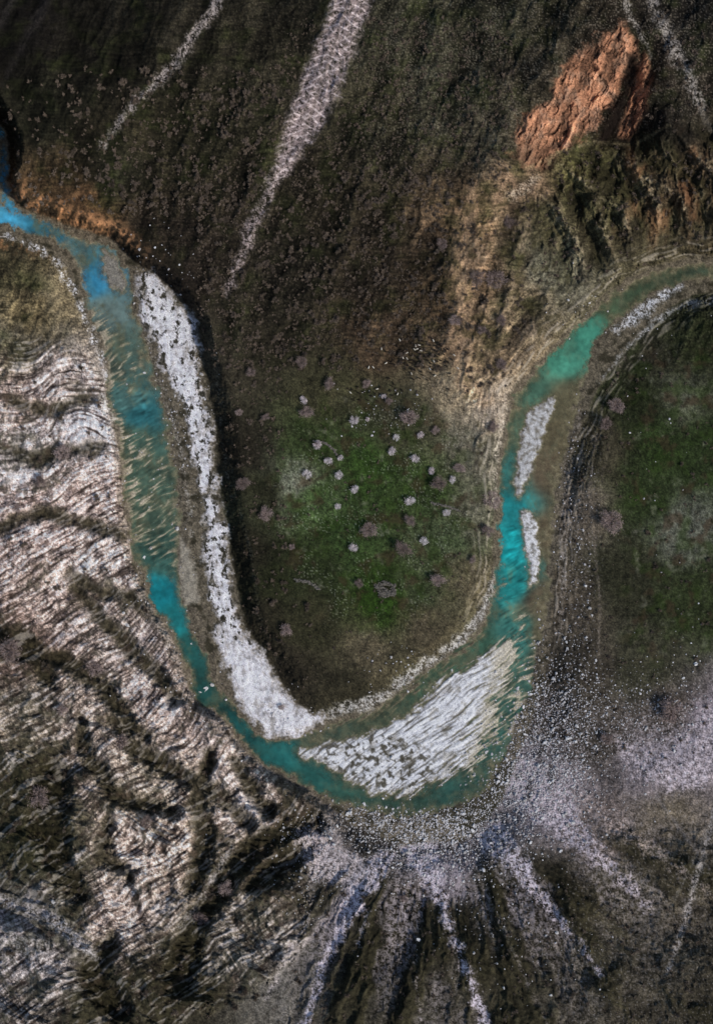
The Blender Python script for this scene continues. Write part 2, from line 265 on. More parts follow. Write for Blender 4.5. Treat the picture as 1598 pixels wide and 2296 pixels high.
# eastern slope bedding lines
bl=perlin((sd_v+22*perlin(U/110,V/110,121)+0.1*U+10*tg)/7,(U-V)/120,122)+0.5*perlin(sd_v/3.6,(U-V)/50,123)
tt=tan*sstep(240,60,sd_v)*np.clip(0.6+vegn*1.2,0,1)
mul(1+tt*0.65*bl)
mix((54,50,32),tan*sstep(0.0,0.5,fbm(U/28,V/28,4,125)+0.2*(0.5-tg))*0.5)
mix((172,150,126),tan*sstep(0.62,0.85,tg)*sstep(-0.2,0.4,nm+vegn)*0.45)
# gorge
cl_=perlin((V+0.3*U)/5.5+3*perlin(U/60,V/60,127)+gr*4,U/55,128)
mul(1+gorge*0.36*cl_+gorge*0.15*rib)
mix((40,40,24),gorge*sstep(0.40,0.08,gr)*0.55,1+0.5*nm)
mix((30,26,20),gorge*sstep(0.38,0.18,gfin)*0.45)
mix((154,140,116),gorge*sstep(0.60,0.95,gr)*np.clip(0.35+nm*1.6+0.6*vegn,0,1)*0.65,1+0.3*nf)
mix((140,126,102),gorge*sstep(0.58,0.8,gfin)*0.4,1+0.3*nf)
mix((124,86,60),gorge*sstep(-0.05,0.4,fbm(U/45,V/90,4,131))*sstep(1340,1440,U)*0.5*sstep(0.15,0.6,gr+0.5*gfin),1+0.4*flute)
# rust cliff
cv=np.clip(0.98+0.38*flute+0.6*(blockn-0.45)+0.16*nf+0.15*nl+0.16*nw,0.25,1.45)  # flute and block terms put highlight and shadow variation into the colour
mix((162,118,92),cm*0.96,cv); mix((144,104,80),cm2,cv)
mix((122,102,88),cm*sstep(-0.1,0.4,fbm(U/28,V/40,4,135,0.6))*0.6,cv)
mix((52,38,30),np.maximum(cm,cm2)*np.clip(crack*0.75+sstep(0.28,0.12,blockn)*0.5,0,0.85))
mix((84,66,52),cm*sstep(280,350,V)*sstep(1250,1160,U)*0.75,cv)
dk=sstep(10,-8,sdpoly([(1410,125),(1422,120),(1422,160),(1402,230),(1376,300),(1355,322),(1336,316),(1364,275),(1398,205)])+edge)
mix((26,20,17),dk*0.9)  # cast shadow between the two cliff faces, painted dark
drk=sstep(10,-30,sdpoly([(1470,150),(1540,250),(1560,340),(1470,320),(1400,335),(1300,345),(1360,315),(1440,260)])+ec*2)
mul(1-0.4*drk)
# escarpment foot at river (upper reach)
cl=sstep(62,22,sd_v+edge)*sstep(-2,6,sd_v)*sstep(600,520,V)*sstep(420,340,V*0+np.minimum(U,420))*sstep(380,430,V)
mix((148,108,76),cl*sstep(-0.25,0.4,flute+nm)*0.85,1+0.6*flute)
mix((40,32,25),cl*sstep(0.1,-0.4,flute)*0.6)
mix((165,155,142),bankband*sstep(0.0,0.5,bs+0.3*nm)*0.6)
# rock strata
sm_=np.clip(1.06+0.90*strat+0.26*nm+0.25*facing+0.22*nw,0.3,1.6)  # facing term paints sunlit lightness onto east-facing rock
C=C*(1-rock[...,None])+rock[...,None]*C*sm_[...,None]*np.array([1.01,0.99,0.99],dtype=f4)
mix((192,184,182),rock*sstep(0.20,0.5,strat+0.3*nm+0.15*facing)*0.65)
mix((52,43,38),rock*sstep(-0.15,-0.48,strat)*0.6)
mix((66,53,46),rock*sstep(0.05,0.0,np.abs(crk))*0.35)
mix((52,49,33),ll*(1-rock)*0.5,1+0.6*nm)
mix((38,35,24),ll*gully*0.65,1+0.6*nm)
mix((158,151,146),ll*(1-rock)*sstep(0.12,0.40,strat+0.2*nm)*0.6)
mix((68,55,48),ll*sstep(0.15,0.6,fbm(U/30,V/30,5,141,0.6))*0.45)
# scree chutes and tracks
def chute(pts,col,soft=6,namp=1.0,k=1.0,grain=0.25,thr=None):
    d=sdline(pts); m=sstep(soft,-soft,d+edge*namp+nm*4)*k
    if thr is not None: m=m*np.clip(thr+1.5*nm+1.1*nf+0.8*nw,0,1)
    mix(col,m,1+grain*nf+0.24*nm+0.30*nw); return m
m=chute([(800,-60,44),(785,10,42),(745,120,42),(715,200,44),(690,260,40),(655,330,27),(630,380,18)],(128,115,114),13,1.7,0.92,thr=1.15,grain=0.15)
m2=chute([(630,380,15),(600,430,13),(578,480,14),(555,540,16),(540,580,10),(505,660,5)],(128,116,114),11,2.2,0.85,thr=0.7)
def lines(ph,w): 
    q=ph-np.floor(ph); q=np.minimum(q,1-q); return sstep(w,w*0.35,q)
wz=0.45*fbm(U/50,V/50,2,151); wz2=0.45*fbm(U/50,V/50,2,153)
# herringbone side runnels meeting at the central thread
axd=(U-(735+(120-V)*0.33)); side=np.abs(axd)
her=lines((V-0.55*side)/17+wz,0.15)
her=np.maximum(her,0.75*lines((V+0.45*side)/24+wz2,0.11))
mm=np.clip(m+m2*0.5,0,1)
mix((92,84,80),mm*sstep(0.05,0.5,fbm(U/22,V/60,4,155,0.6))*0.45)
mix((204,191,189),mm*her*np.clip(0.75+0.9*nm,0,1)*0.85)
mix((88,79,75),m*sstep(6,2,np.abs(axd+6*nm-8))*0.45)
chute([(510,-60,16),(480,20,13),(435,80,12),(400,130,11),(350,190,11),(300,230,8),(265,275,6),(225,335,4)],(126,118,115),8,1.8,0.92,thr=0.75)
chute([(120,-30,10),(80,50,9),(40,120,6),(10,190,4)],(44,41,40),12,1.0,0.6)
chute([(40,-30,12),(10,40,9),(-20,90,6)],(46,43,42),12,1.0,0.6)
chute([(1395,-20,7),(1415,40,7),(1445,95,5),(1460,130,3)],(130,124,118),6,1.2,0.9,thr=0.8)
chute([(1455,-20,8),(1480,50,12),(1510,110,16),(1545,175,14),(1572,240,9)],(122,116,111),8,2.0,0.88,thr=0.7)
chute([(1572,240,6),(1590,290,6),(1640,330,6)],(96,90,82),7,1.2,0.6)
chute([(1180,378,2),(1260,340,3),(1330,318,2),(1420,325,2),(1500,280,2)],(130,120,92),4,0.3,0.6)
chute([(1140,440,10),(1180,420,12),(1200,400,8)],(158,145,128),8,1.4,0.7,thr=0.55)
# southern gullies: pale debris in the hollows, olive-brown ribs between
hol=sstep(0.46,0.24,ban)
mix((46,43,31),bot*sstep(0.40,0.62,ban)*0.75,1+0.5*nm+0.4*nw)
mix((150,141,146),bot*hol*sstep(900,250,rr)*np.clip(0.55+1.3*nm+0.9*nf+0.6*nw+0.4*vegn,0,1)*0.8)
rad=perlin(th*34+0.5*nm,rr/160,161); mul(1+bot*0.30*rad)
G=(176,167,175)
chute([(860,1925,26),(810,1990,26),(765,2080,14),(722,2170,8),(680,2310,8)],G,8,1.9,0.9,thr=0.85)
chute([(800,1990,8),(820,2060,4),(790,2150,3)],G,6,1.8,0.7,thr=0.6)
chute([(690,1880,28),(730,1940,40),(790,1950,40)],(160,151,152),10,2.2,0.85,thr=0.75)
chute([(700,1950,10),(690,2050,6),(640,2150,5),(600,2240,4)],(150,142,142),8,1.8,0.7,thr=0.6)
chute([(940,1905,40),(970,1965,20),(1000,2060,9),(1040,2160,9),(1095,2310,13)],G,8,1.9,0.92,thr=0.85)
chute([(1110,1880,36),(1165,1940,22),(1220,2020,10),(1300,2120,5),(1360,2200,3)],G,9,2.0,0.88,thr=0.75)
chute([(1165,1740,40),(1230,1800,50),(1290,1870,34),(1370,1950,14),(1460,2040,6)],(172,161,166),12,2.8,0.85,thr=0.75)
chute([(1620,1640,56),(1530,1715,60),(1440,1710,34),(1385,1660,12)],(166,156,160),13,3.0,0.82,thr=0.65)
chute([(1300,1790,18),(1380,1850,22),(1500,1930,9),(1600,2010,5)],(146,133,128),11,2.6,0.75,thr=0.55)
chute([(890,1930,8),(900,2030,4),(930,2150,3),(940,2300,3)],(136,128,130),6,1.4,0.7,thr=0.5)
chute([(1060,1930,8),(1110,2040,4),(1180,2200,3),(1230,2300,3)],(132,124,126),6,1.4,0.6,thr=0.45)
chute([(1610,1780,4),(1585,1880,5),(1560,1970,7),(1530,2080,7),(1490,2190,4)],(142,136,133),5,0.8,0.85,thr=0.85)
chute([(1598,1830,2),(1540,1960,2),(1480,2080,2)],(118,114,108),4,0.6,0.5)
chute([(-20,2005,8),(50,2035,10),(125,2065,16),(170,2105,12),(220,2150,6)],(150,146,148),8,1.2,0.8,thr=0.75)
chute([(20,2110,30),(100,2130,28)],(140,136,136),14,2.2,0.5,thr=0.5)
chute([(405,2080,2),(440,2030,4),(475,1975,8),(520,1900,5)],(140,135,134),6,1.4,0.7,thr=0.8)
chute([(1440,1700,2),(1480,1800,2),(1590,1950,2)],(130,126,128),4,0.5,0.5)
# lines on the eastern terrace
chute([(1400,800,1),(1352,900,1.5),(1330,1000,1.5),(1322,1100,2),(1330,1200,2),(1345,1350,2),(1340,1480,2)],(112,103,92),3,0.3,0.75)
chute([(1372,960,1),(1350,1060,2),(1352,1180,2)],(88,80,70),4,0.4,0.5)
chute([(500,880,2),(512,1000,2),(530,1120,2),(565,1250,2),(580,1380,2),(620,1480,2)],(86,84,74),4,0.8,0.5,thr=0.5)
chute([(478,760,2),(492,900,2),(500,1000,2),(520,1120,2)],(104,100,90),4,1.0,0.6,thr=0.5)
chute([(0,712,1),(60,692,1.5),(110,665,1.5)],(40,34,24),3,0.2,0.6)
# stony ground speckle on the eastern bank
SP=sstep(0,1,1.4*np.exp(-(((U-1200)/110)**2+((V-1680)/130)**2))+np.exp(-(((U-980)/170)**2+((V-1890)/60)**2))+0.8*np.exp(-(((U-1480)/130)**2+((V-1640)/70)**2)))
mix((172,163,166),SP*sstep(0.12,0.42,perlin(U/4.2,V/4.2,171)+0.3*nm+0.4*nw)*0.75)
mix((40,35,30),SP*sstep(0.0,0.4,fbm(U/24,V/24,4,172,0.6))*0.5)
mix((150,145,145),sstep(1240,1300,U)*sstep(0.42,0.6,perlin(U/4.6,V/4.6,173)+0.2*nw)*np.maximum(sstep(1380,1320,U)*sstep(850,950,V),sstep(1450,1550,V))*0.4)
# dark ground patch around the ruin
mix((30,28,20),sstep(30,10,np.hypot(U-862,(V-1320)*1.3)+edge)*0.8)
# valley floor
vf=sstep(6,-4,sd_v+edge*0.6)
mix((94,87,75),vf*0.9,1+0.3*nf+0.3*nm+0.3*nw)
mix((40,38,29),vf*sstep(0.0,0.4,fbm(U/24,V/24,4,175))*sstep(4,14,sd_w)*0.75)
mix((50,48,38),sstep(30,5,np.hypot(U-1090,(V-1790)*1.2)-90)*vf*0.6)
# east upper bend gravel
chute([(1378,742,5),(1405,724,11),(1440,696,15),(1480,664,10),(1530,638,5)],(186,188,194),10,1.5,0.85,thr=0.75)
chute([(1340,860,2),(1400,785,3),(1450,737,5),(1500,697,6),(1560,677,7),(1640,670,7)],(140,140,140),5,1.0,0.8,thr=0.7)
chute([(1300,930,5),(1285,1000,6),(1268,1080,7),(1262,1200,7),(1262,1310,5),(1250,1420,4)],(134,126,121),8,1.4,0.65,thr=0.4)
# west upper bank pale bars
chute([(0,520,3),(60,545,6),(120,580,8),(160,640,6),(185,700,5),(225,790,8),(240,850,6)],(170,170,173),7,2.0,0.9,thr=0.45)
chute([(230,885,6),(255,940,6)],(186,184,180),8,1.5,0.7,thr=0.7)
chute([(1108,1290,5),(1100,1330,9),(1075,1385,11),(1035,1430,11),(985,1468,11),(930,1505,13),(880,1545,11),(820,1580,14),(740,1598,12)],(162,159,155),7,1.6,0.85,thr=0.65)
chute([(1135,885,3),(1128,950,5),(1115,1010,5),(1108,1070,4),(1112,1130,4)],(170,162,150),6,1.4,0.7,thr=0.6)
chute([(330,760,2),(352,840,3),(385,930,3),(408,1020,3),(420,1120,3),(430,1200,2)],(150,146,140),6,1.4,0.6,thr=0.45)
# gravel bars
gb=1+0.12*nf+0.10*nm+0.16*nw
mix((208,206,213),mb*np.clip(0.96+0.4*nl+0.4*nm,0,1),gb)
mix((140,134,125),mb*sstep(0.08,0.5,fbm(U/24,V/38,5,181,0.62))*0.55,gb)
mix((118,110,98),mb*sstep(-16,4,sdb)*np.clip(0.35+1.6*nm+0.5*nl,0,0.85))
mix((36,34,25),mb*sstep(0.20,0.34,fbm(U/15,V/20,5,183,0.65)+0.22*np.exp(-((sdb+6)/10.0)**2)-0.45*sstep(1400,1500,V))*0.9)
chn=perlin(sd_b/11+0.6*perlin(U/30,V/30,190),(V+U*0.3)/130,191)
mix((134,127,116),mb*sstep(0.08,0.0,np.abs(chn))*0.5)
mix((164,164,165),sstep(9,-8,sd_s1+edge*1.3)*np.clip(0.9+nm,0,1),gb); mix((186,186,188),sstep(8,-7,sd_s2+edge*1.3)*np.clip(0.9+nm,0,1),gb)
mix((142,136,124),sstep(8,-8,sd_s3+edge*1.1)*0.85,gb); mix((136,136,134),sstep(9,-8,sd_sp+edge*1.2)*0.55,gb)
mix((100,94,82),sstep(4,-4,sd_s1+edge*0.9)*sstep(0.1,0.5,fbm(U/20,V/20,4,187))*0.5)
# rock island
iv=np.clip(0.94+0.42*stri+0.2*nw+0.15*nm,0.4,1.2)
mix((204,205,211),mi*(1-0.15*east),iv)
mix((128,122,110),mi*sstep(-0.04,0.45,fbm(U/30,V/30,5,184,0.6))*0.55,iv)
mix((54,50,39),mi*irub*sstep(-0.05,0.35,fbm(U/14,V/14,3,185)-0.05+0.2*stri)*0.8)
mix((72,67,55),mi*sstep(-0.2,-0.5,stri)*0.6)
# wet bed under water
wet=sstep(0.10,-0.1,h-0.03)*sstep(3,-3,sd_w+edw-2)
mix((112,106,84),wet*0.92,1+0.5*np.clip(strj,-1,1)*ribm+0.3*nm+0.2*nw)
mix((172,164,146),ribm*sstep(-0.3,0.0,h)*sstep(2,-4,sd_w)*0.8,1+0.25*nf)
C=np.clip(C,5,235)/255.0
C=C**1.07
lin=np.where(C<=0.04045,C/12.92,((C+0.055)/1.055)**2.4)
alb=np.clip(lin/KILL,0.003,0.85).astype(f4)

# ------------------------------------------------------------------ mesh helpers
def srgb(c,k=KILL):
    c=np.array(c)/255.0; l=np.where(c<=0.04045,c/12.92,((c+0.055)/1.055)**2.4); return tuple(np.clip(l/k,0,0.9))+(1,)
def mk_mesh(name,verts,faces,smooth=False):
    me=bpy.data.meshes.new(name); nv=len(verts); nfc=len(faces); k=faces.shape[1]
    me.vertices.add(nv); me.vertices.foreach_set('co',np.ascontiguousarray(verts,dtype=f4).ravel())
    me.loops.add(nfc*k); me.loops.foreach_set('vertex_index',np.ascontiguousarray(faces,dtype=np.int32).ravel())
    me.polygons.add(nfc); me.polygons.foreach_set('loop_start',np.arange(nfc,dtype=np.int32)*k)
    try: me.polygons.foreach_set('loop_total',np.full(nfc,k,dtype=np.int32))
    except Exception: pass
    me.polygons.foreach_set('use_smooth',np.full(nfc,smooth))
    me.update(calc_edges=True); me.validate()
    return me
def link(o): bpy.context.scene.collection.objects.link(o); return o
def addcol(me,name,arr):
    a_=me.attributes.new(name,'FLOAT_COLOR','POINT')
    b=np.ones((len(arr),4),dtype=f4); b[:,:3]=arr; a_.data.foreach_set('color',b.ravel())
def nodes(name):
    m=bpy.data.materials.new(name); m.use_nodes=True; nt=m.node_tree
    return m,nt,nt.nodes['Principled BSDF']
def nn(nt,t,**kw):
    n=nt.nodes.new(t)
    for k,v in kw.items(): setattr(n,k,v)
    return n
def mathn(nt,op,a,b=None,c=None):
    n=nn(nt,'ShaderNodeMath',operation=op)
    for i,x in enumerate((a,b,c)):
        if x is None: continue
        if isinstance(x,(int,float)): n.inputs[i].default_value=x
        else: nt.links.new(x,n.inputs[i])
    return n.outputs[0]
def noise(nt,scale,detail=3,rough=0.6):
    g=nn(nt,'ShaderNodeNewGeometry'); n=nn(nt,'ShaderNodeTexNoise'); n.inputs['Scale'].default_value=scale; n.inputs['Detail'].default_value=detail; n.inputs['Roughness'].default_value=rough
    nt.links.new(g.outputs['Position'],n.inputs['Vector']); return n.outputs['Fac']

gi=np.arange(NR*NC,dtype=np.int32).reshape(NR,NC)
quads=np.stack([gi[:-1,:-1],gi[1:,:-1],gi[1:,1:],gi[:-1,1:]],-1).reshape(-1,4)
kx=(CAMH-h)/CAMH
VX=(U-CX)*S*kx; VY=(CY-V)*S*kx
me=mk_mesh('terrain',np.stack([VX,VY,h],-1).reshape(-1,3),quads,True)
addcol(me,'ground_tone',alb.reshape(-1,3))
m,nt,bs_=nodes('earth_rock_and_scrub')
at=nn(nt,'ShaderNodeAttribute',attribute_name='ground_tone')
n1_=noise(nt,2.6,4,0.75); n2_=noise(nt,0.45,3,0.6)
f=mathn(nt,'ADD',mathn(nt,'MULTIPLY',n1_,2.2),-0.1); f=mathn(nt,'MAXIMUM',f,0.2); f=mathn(nt,'MULTIPLY',f,mathn(nt,'ADD',mathn(nt,'MULTIPLY',n2_,0.7),0.65))
vm=nn(nt,'ShaderNodeVectorMath',operation='SCALE'); nt.links.new(at.outputs['Color'],vm.inputs[0]); nt.links.new(f,vm.inputs['Scale'])
nt.links.new(vm.outputs[0],bs_.inputs['Base Color']); bs_.inputs['Roughness'].default_value=0.95; bs_.inputs['Specular IOR Level'].default_value=0.05
bp=nn(nt,'ShaderNodeBump'); bp.inputs['Strength'].default_value=0.7; bp.inputs['Distance'].default_value=0.35
nt.links.new(n1_,bp.inputs['Height']); nt.links.new(bp.outputs[0],bs_.inputs['Normal'])
me.materials.append(m)
o=link(bpy.data.objects.new('terrain',me)); o['kind']='structure'; o['category']='terrain'; o['label']='scrubby canyon land with layered rock, meadows and scree'

# water
WC=[(0,300,60,110,130),(0,400,60,115,140),(20,485,70,150,182),(100,520,52,112,132),(180,570,70,110,116),(205,630,56,126,156),(230,700,98,116,112),(270,800,78,100,92),(290,900,72,104,100),(310,930,46,96,100),(300,985,74,100,88),(330,1080,76,98,84),(350,1150,76,96,82),(370,1250,56,86,78),(350,1330,26,114,122),(395,1390,30,104,106),(430,1450,38,84,80),(470,1540,34,70,66),(560,1640,32,78,76),(620,1690,36,90,87),(700,1740,42,88,82),(780,1790,48,80,70),(900,1810,46,70,60),(1040,1770,46,78,70),(1120,1640,58,98,88),(1170,1530,68,104,92),(1170,1420,56,110,102),(1150,1300,34,118,116),(1150,1220,30,146,148),(1140,1150,36,128,130),(1135,1060,52,100,94),(1150,960,72,94,78),(1190,870,70,102,86),(1260,800,70,130,110),(1320,750,62,120,102),(1380,680,68,84,64),(1480,620,54,70,54),(1590,605,58,74,60),(1270,900,92,88,68),(1250,980,94,86,66),(1230,1050,96,84,68),(1222,1200,96,84,66),(1215,1350,92,82,66),(1210,1420,86,84,66),(1060,1460,58,88,72),(960,1520,58,82,66),(850,1600,62,76,62),(720,1650,58,76,66)]
wt=up(idw(WC,Uc,Vc,8,2.4)); wt=wt*(1+0.26*nl+0.14*nm)[...,None]
shoal=(sstep(0.0,0.45,fbm(U/36,V/50,5,301,0.6))*sstep(1.4,0.5,depm)*0.65)[...,None]
wt=wt*(1-shoal)+np.array([96,98,78],dtype=f4)*shoal
wt=wt*(1+0.42*np.clip(strj,-1,1)*ribm+0.25*np.clip(stri,-1,1)*ribm2)[...,None]
wt=np.clip(wt,5,240)/255; wt=wt**1.05; wt=np.where(wt<=0.04045,wt/12.92,((wt+0.055)/1.055)**2.4)/KILL
dep=np.clip(-h,0,3); fac=np.clip(1-np.exp(-dep/0.34),0.10,0.93)
need=(sd_w<30)
fq=need[:-1,:-1]&need[1:,1:]
wq=quads.reshape(NR-1,NC-1,4)[fq]
ids,inv=np.unique(wq,return_inverse=True); inv=inv.reshape(-1,4)
WX=((U-CX)*S).ravel()[ids]; WY=((CY-V)*S).ravel()[ids]
me=mk_mesh('river_water',np.stack([WX,WY,np.zeros_like(WX)],-1),inv,True)
addcol(me,'water_tone',wt.reshape(-1,3)[ids]); a_=me.attributes.new('cloudiness','FLOAT','POINT'); a_.data.foreach_set('value',fac.ravel()[ids].astype(f4))
m,nt,bs_=nodes('turquoise_river_water')
at=nn(nt,'ShaderNodeAttribute',attribute_name='water_tone'); a2=nn(nt,'ShaderNodeAttribute',attribute_name='cloudiness')
nt.links.new(at.outputs['Color'],bs_.inputs['Base Color']); bs_.inputs['Roughness'].default_value=0.2; bs_.inputs['IOR'].default_value=1.33; bs_.inputs['Specular IOR Level'].default_value=0.3
bp=nn(nt,'ShaderNodeBump'); bp.inputs['Strength'].default_value=0.35; bp.inputs['Distance'].default_value=0.1
nt.links.new(noise(nt,1.6,3,0.6),bp.inputs['Height']); nt.links.new(bp.outputs[0],bs_.inputs['Normal'])
tp=nn(nt,'ShaderNodeBsdfTransparent'); mx=nn(nt,'ShaderNodeMixShader'); nt.links.new(a2.outputs['Fac'],mx.inputs[0]); nt.links.new(tp.outputs[0],mx.inputs[1]); nt.links.new(bs_.outputs[0],mx.inputs[2])
nt.links.new(mx.outputs[0],nt.nodes['Material Output'].inputs['Surface'])
me.materials.append(m)
o=link(bpy.data.objects.new('river',me)); o['kind']='structure'; o['category']='river'; o['label']='shallow turquoise river looping round a grassy spur'

# ------------------------------------------------------------------ ground lookup
def hat(px,py):
    i=np.clip(np.searchsorted(VA,py)-1,0,NR-2); j=np.clip(np.searchsorted(UA,px)-1,0,NC-2)
    ty=(py-VA[i])/(VA[i+1]-VA[i]); tx=(px-UA[j])/(UA[j+1]-UA[j])
    return (h[i,j]*(1-tx)+h[i,j+1]*tx)*(1-ty)+(h[i+1,j]*(1-tx)+h[i+1,j+1]*tx)*ty
def field(F,px,py):
    i=np.clip(np.searchsorted(VA,py)-1,0,NR-2); j=np.clip(np.searchsorted(UA,px)-1,0,NC-2); return F[i,j]
def P(px,py):
    px=np.asarray(px,float); py=np.asarray(py,float); z=hat(px,py); k=(CAMH-z)/CAMH
    return (px-CX)*S*k,(CY-py)*S*k,z

# ------------------------------------------------------------------ materials for objects
def simple(name,c1,c2,scale=3,rough=0.9,island=False):
    m,nt,b=nodes(name)
    n=noise(nt,scale,3,0.6)
    oi=nn(nt,'ShaderNodeObjectInfo')
    src=oi.outputs['Random']
    if island:
        g=nn(nt,'ShaderNodeNewGeometry'); src=g.outputs['Random Per Island']
    fac=mathn(nt,'MULTIPLY',mathn(nt,'ADD',n,src),0.5)
    mr=nn(nt,'ShaderNodeMix',data_type='RGBA'); nt.links.new(fac,mr.inputs[0]); mr.inputs[6].default_value=c1; mr.inputs[7].default_value=c2
    nt.links.new(mr.outputs[2],b.inputs['Base Color']); b.inputs['Roughness'].default_value=rough; b.inputs['Specular IOR Level'].default_value=0.15
    return m
M_stone=simple('pale_limestone',srgb((110,104,100)),srgb((208,202,203)),2.5)
M_stones=simple('pale_limestone_rubble',srgb((90,84,82)),srgb((208,201,205)),2.5,island=True)
M_twig=simple('bare_grey_twigs',srgb((84,72,67)),srgb((158,141,136)),1.5)
M_bark=simple('grey_brown_bark',srgb((60,52,46)),srgb((95,82,74)),4)
M_bloss=simple('pale_pink_blossom',srgb((185,168,170)),srgb((240,226,228)),2)
M_scrub=simple('dry_scrub_twigs',srgb((48,43,35)),srgb((116,103,92)),1.5)
M_scrubm=simple('dry_scrub_twigs_mass',srgb((38,36,27)),srgb((118,104,92)),0.16,island=False)
M_wool=simple('cream_wool',srgb((150,140,125)),srgb((205,198,185)),8)
M_dark=simple('dark_brown_fleece',srgb((20,16,14)),srgb((45,36,30)),8)

def twigs(n,seed,flat=0.75,size=0.11,clump=9):
    r=np.random.default_rng(seed)
    cc=r.normal(size=(clump,3)); cc/=np.linalg.norm(cc,axis=1)[:,None]; cc*=r.uniform(0.35,0.8,(clump,1)); cc[:,2]=np.abs(cc[:,2])*flat
    k=r.integers(0,clump,n); c=cc[k]+r.normal(size=(n,3))*0.19
    d=c/ (np.linalg.norm(c,axis=1)[:,None]+1e-6)+r.normal(size=(n,3))*0.5; d/=np.linalg.norm(d,axis=1)[:,None]
    s=np.cross(d,r.normal(size=(n,3))); s/=np.linalg.norm(s,axis=1)[:,None]
    L=r.uniform(0.7,1.6,(n,1))*size*1.6; W=size*0.32
    v=np.stack([c-s*W-d*L*0.5,c+s*W-d*L*0.5,c+d*L],1).reshape(-1,3)
    fa=np.arange(n*3).reshape(-1,3)
    return v,fa
def tube(p0,p1,r0,r1,k=6):
    p0=np.array(p0,float);p1=np.array(p1,float); d=p1-p0; d/=np.linalg.norm(d)
    a_=np.cross(d,[0.3,0.9,0.1]); a_/=np.linalg.norm(a_); b=np.cross(d,a_)
    an=np.arange(k)*2*np.pi/k
    ring=np.cos(an)[:,None]*a_+np.sin(an)[:,None]*b
    v=np.concatenate([p0+ring*r0,p1+ring*r1]); i=np.arange(k); j=(i+1)%k
    f=np.concatenate([np.stack([i,j,j+k],-1),np.stack([i,j+k,i+k],-1)]); return v,f
def joinm(parts):
    vs=[];fs=[];n=0
    for v,f in parts: vs.append(v); fs.append(f+n); n+=len(v)
    return np.concatenate(vs),np.concatenate(fs)
def trunk_mesh(name,seed,H=1.0):
    r=np.random.default_rng(seed); parts=[tube((0,0,-0.15),(0.02,0.01,0.42*H),0.085,0.06,8)]
    for i in range(8):
        a_=i*0.785+r.uniform(-.3,.3); l=r.uniform(0.55,0.85); z=r.uniform(0.28,0.42)*H
        e=np.array((math.cos(a_)*l*0.55,math.sin(a_)*l*0.55,z+0.3*H)); parts.append(tube((0.01,0.01,z),e,0.04,0.022,5))
        for k in range(4):
            parts.append(tube(e,e+np.array((math.cos(a_+r.uniform(-.9,.9))*0.36,math.sin(a_+r.uniform(-.9,.9))*0.36,r.uniform(.05,.4)*H)),0.02,0.006,4))
    v,f=joinm(parts); me=mk_mesh(name,v,f,True); me.materials.append(M_bark); return me
tr_me=[trunk_mesh('tree_trunk',s) for s in (1,2,3)]
def crown(name,seed,mat,n,size,lift=0.42):
    v,f=twigs(n,seed,0.8,size,13); v=v*np.array([1,1,0.8])+np.array([0,0,lift]); me=mk_mesh(name,v,f); me.materials.append(mat); return me
cr_me=[crown('bare_crown',s,M_twig,1100,0.070) for s in (11,12,13)]
bl_me=[crown('blossom_crown',s,M_bloss,600,0.095) for s in (21,22,23)]
def tree(kind,px,py,rp,label,crowns,group):
    x,y,z=P(px,py); r=rp*S; k=random.randrange(3); rot=random.uniform(0,6.28)
    e=bpy.data.objects.new(kind,None); link(e)
    e.location=(x,y,z); e.scale=(r*random.uniform(.85,1.15),r*random.uniform(.85,1.15),r*random.uniform(0.9,1.2)); e.rotation_euler=(0,0,rot); e.empty_display_size=0.3
    e['label']=label; e['category']='tree'; e['group']=group
    for nme,mm_ in (('trunk',tr_me[k]),('crown',crowns[k])):
        c=bpy.data.objects.new(nme,mm_); link(c); c.parent=e
bare=[(917,937,21),(985,1083,21),(826,1188,20),(902,1233,21),(920,1165,16),(806,1308,13),(980,1303,17),(688,922,16),(741,862,15),(676,812,14),(545,1085,15),(598,1155,18),(1028,1050,13),(1098,1120,23),(1090,1190,15),(640,1410,16),(1366,1168,28),(1378,910,19),(1355,950,16),(1500,1595,34),(1358,1655,16),(537,925,10),(595,937,10),(565,835,12),(1065,625,18),(1110,630,21),(1018,720,14),(975,967,12),(1105,960,14),(1120,820,14),(632,1585,8),(145,1015,20),(92,1078,15),(38,1140,11),(25,1455,30),(90,1780,28),(270,1660,24),(210,1495,20),(1140,500,13),(990,548,12),(1120,720,13),(1080,740,12),(820,860,11),(870,900,10),(655,1225,8),(1060,1255,9),(505,1990,20),(450,2060,16),(330,1840,16),(905,2010,10),(140,1590,15)]
for q in bare:
    big_=q[2]>19
    tree('bare_tree',*q,'wide bare grey-brown tree with a spreading twiggy crown' if big_ else 'small bare grey-brown tree on open ground',cr_me,'bare trees scattered over the meadow and slopes')
blo=[(794,942,11),(711,997,11),(737,1033,10),(763,1026,7),(688,1064,11),(760,1066,10),(795,1098,12),(757,1136,7),(918,1124,13),(878,1011,10),(930,1028,10),(942,975,9),(887,982,9),(966,1055,10),(1013,1075,8),(791,1228,12),(949,1213,11),(1000,1150,10),(682,898,10),(823,940,6),(860,890,7)]
for q in blo: tree('blossom_tree',*q,'small tree in pale pink blossom on the green meadow',bl_me,'blossoming trees on the meadow')

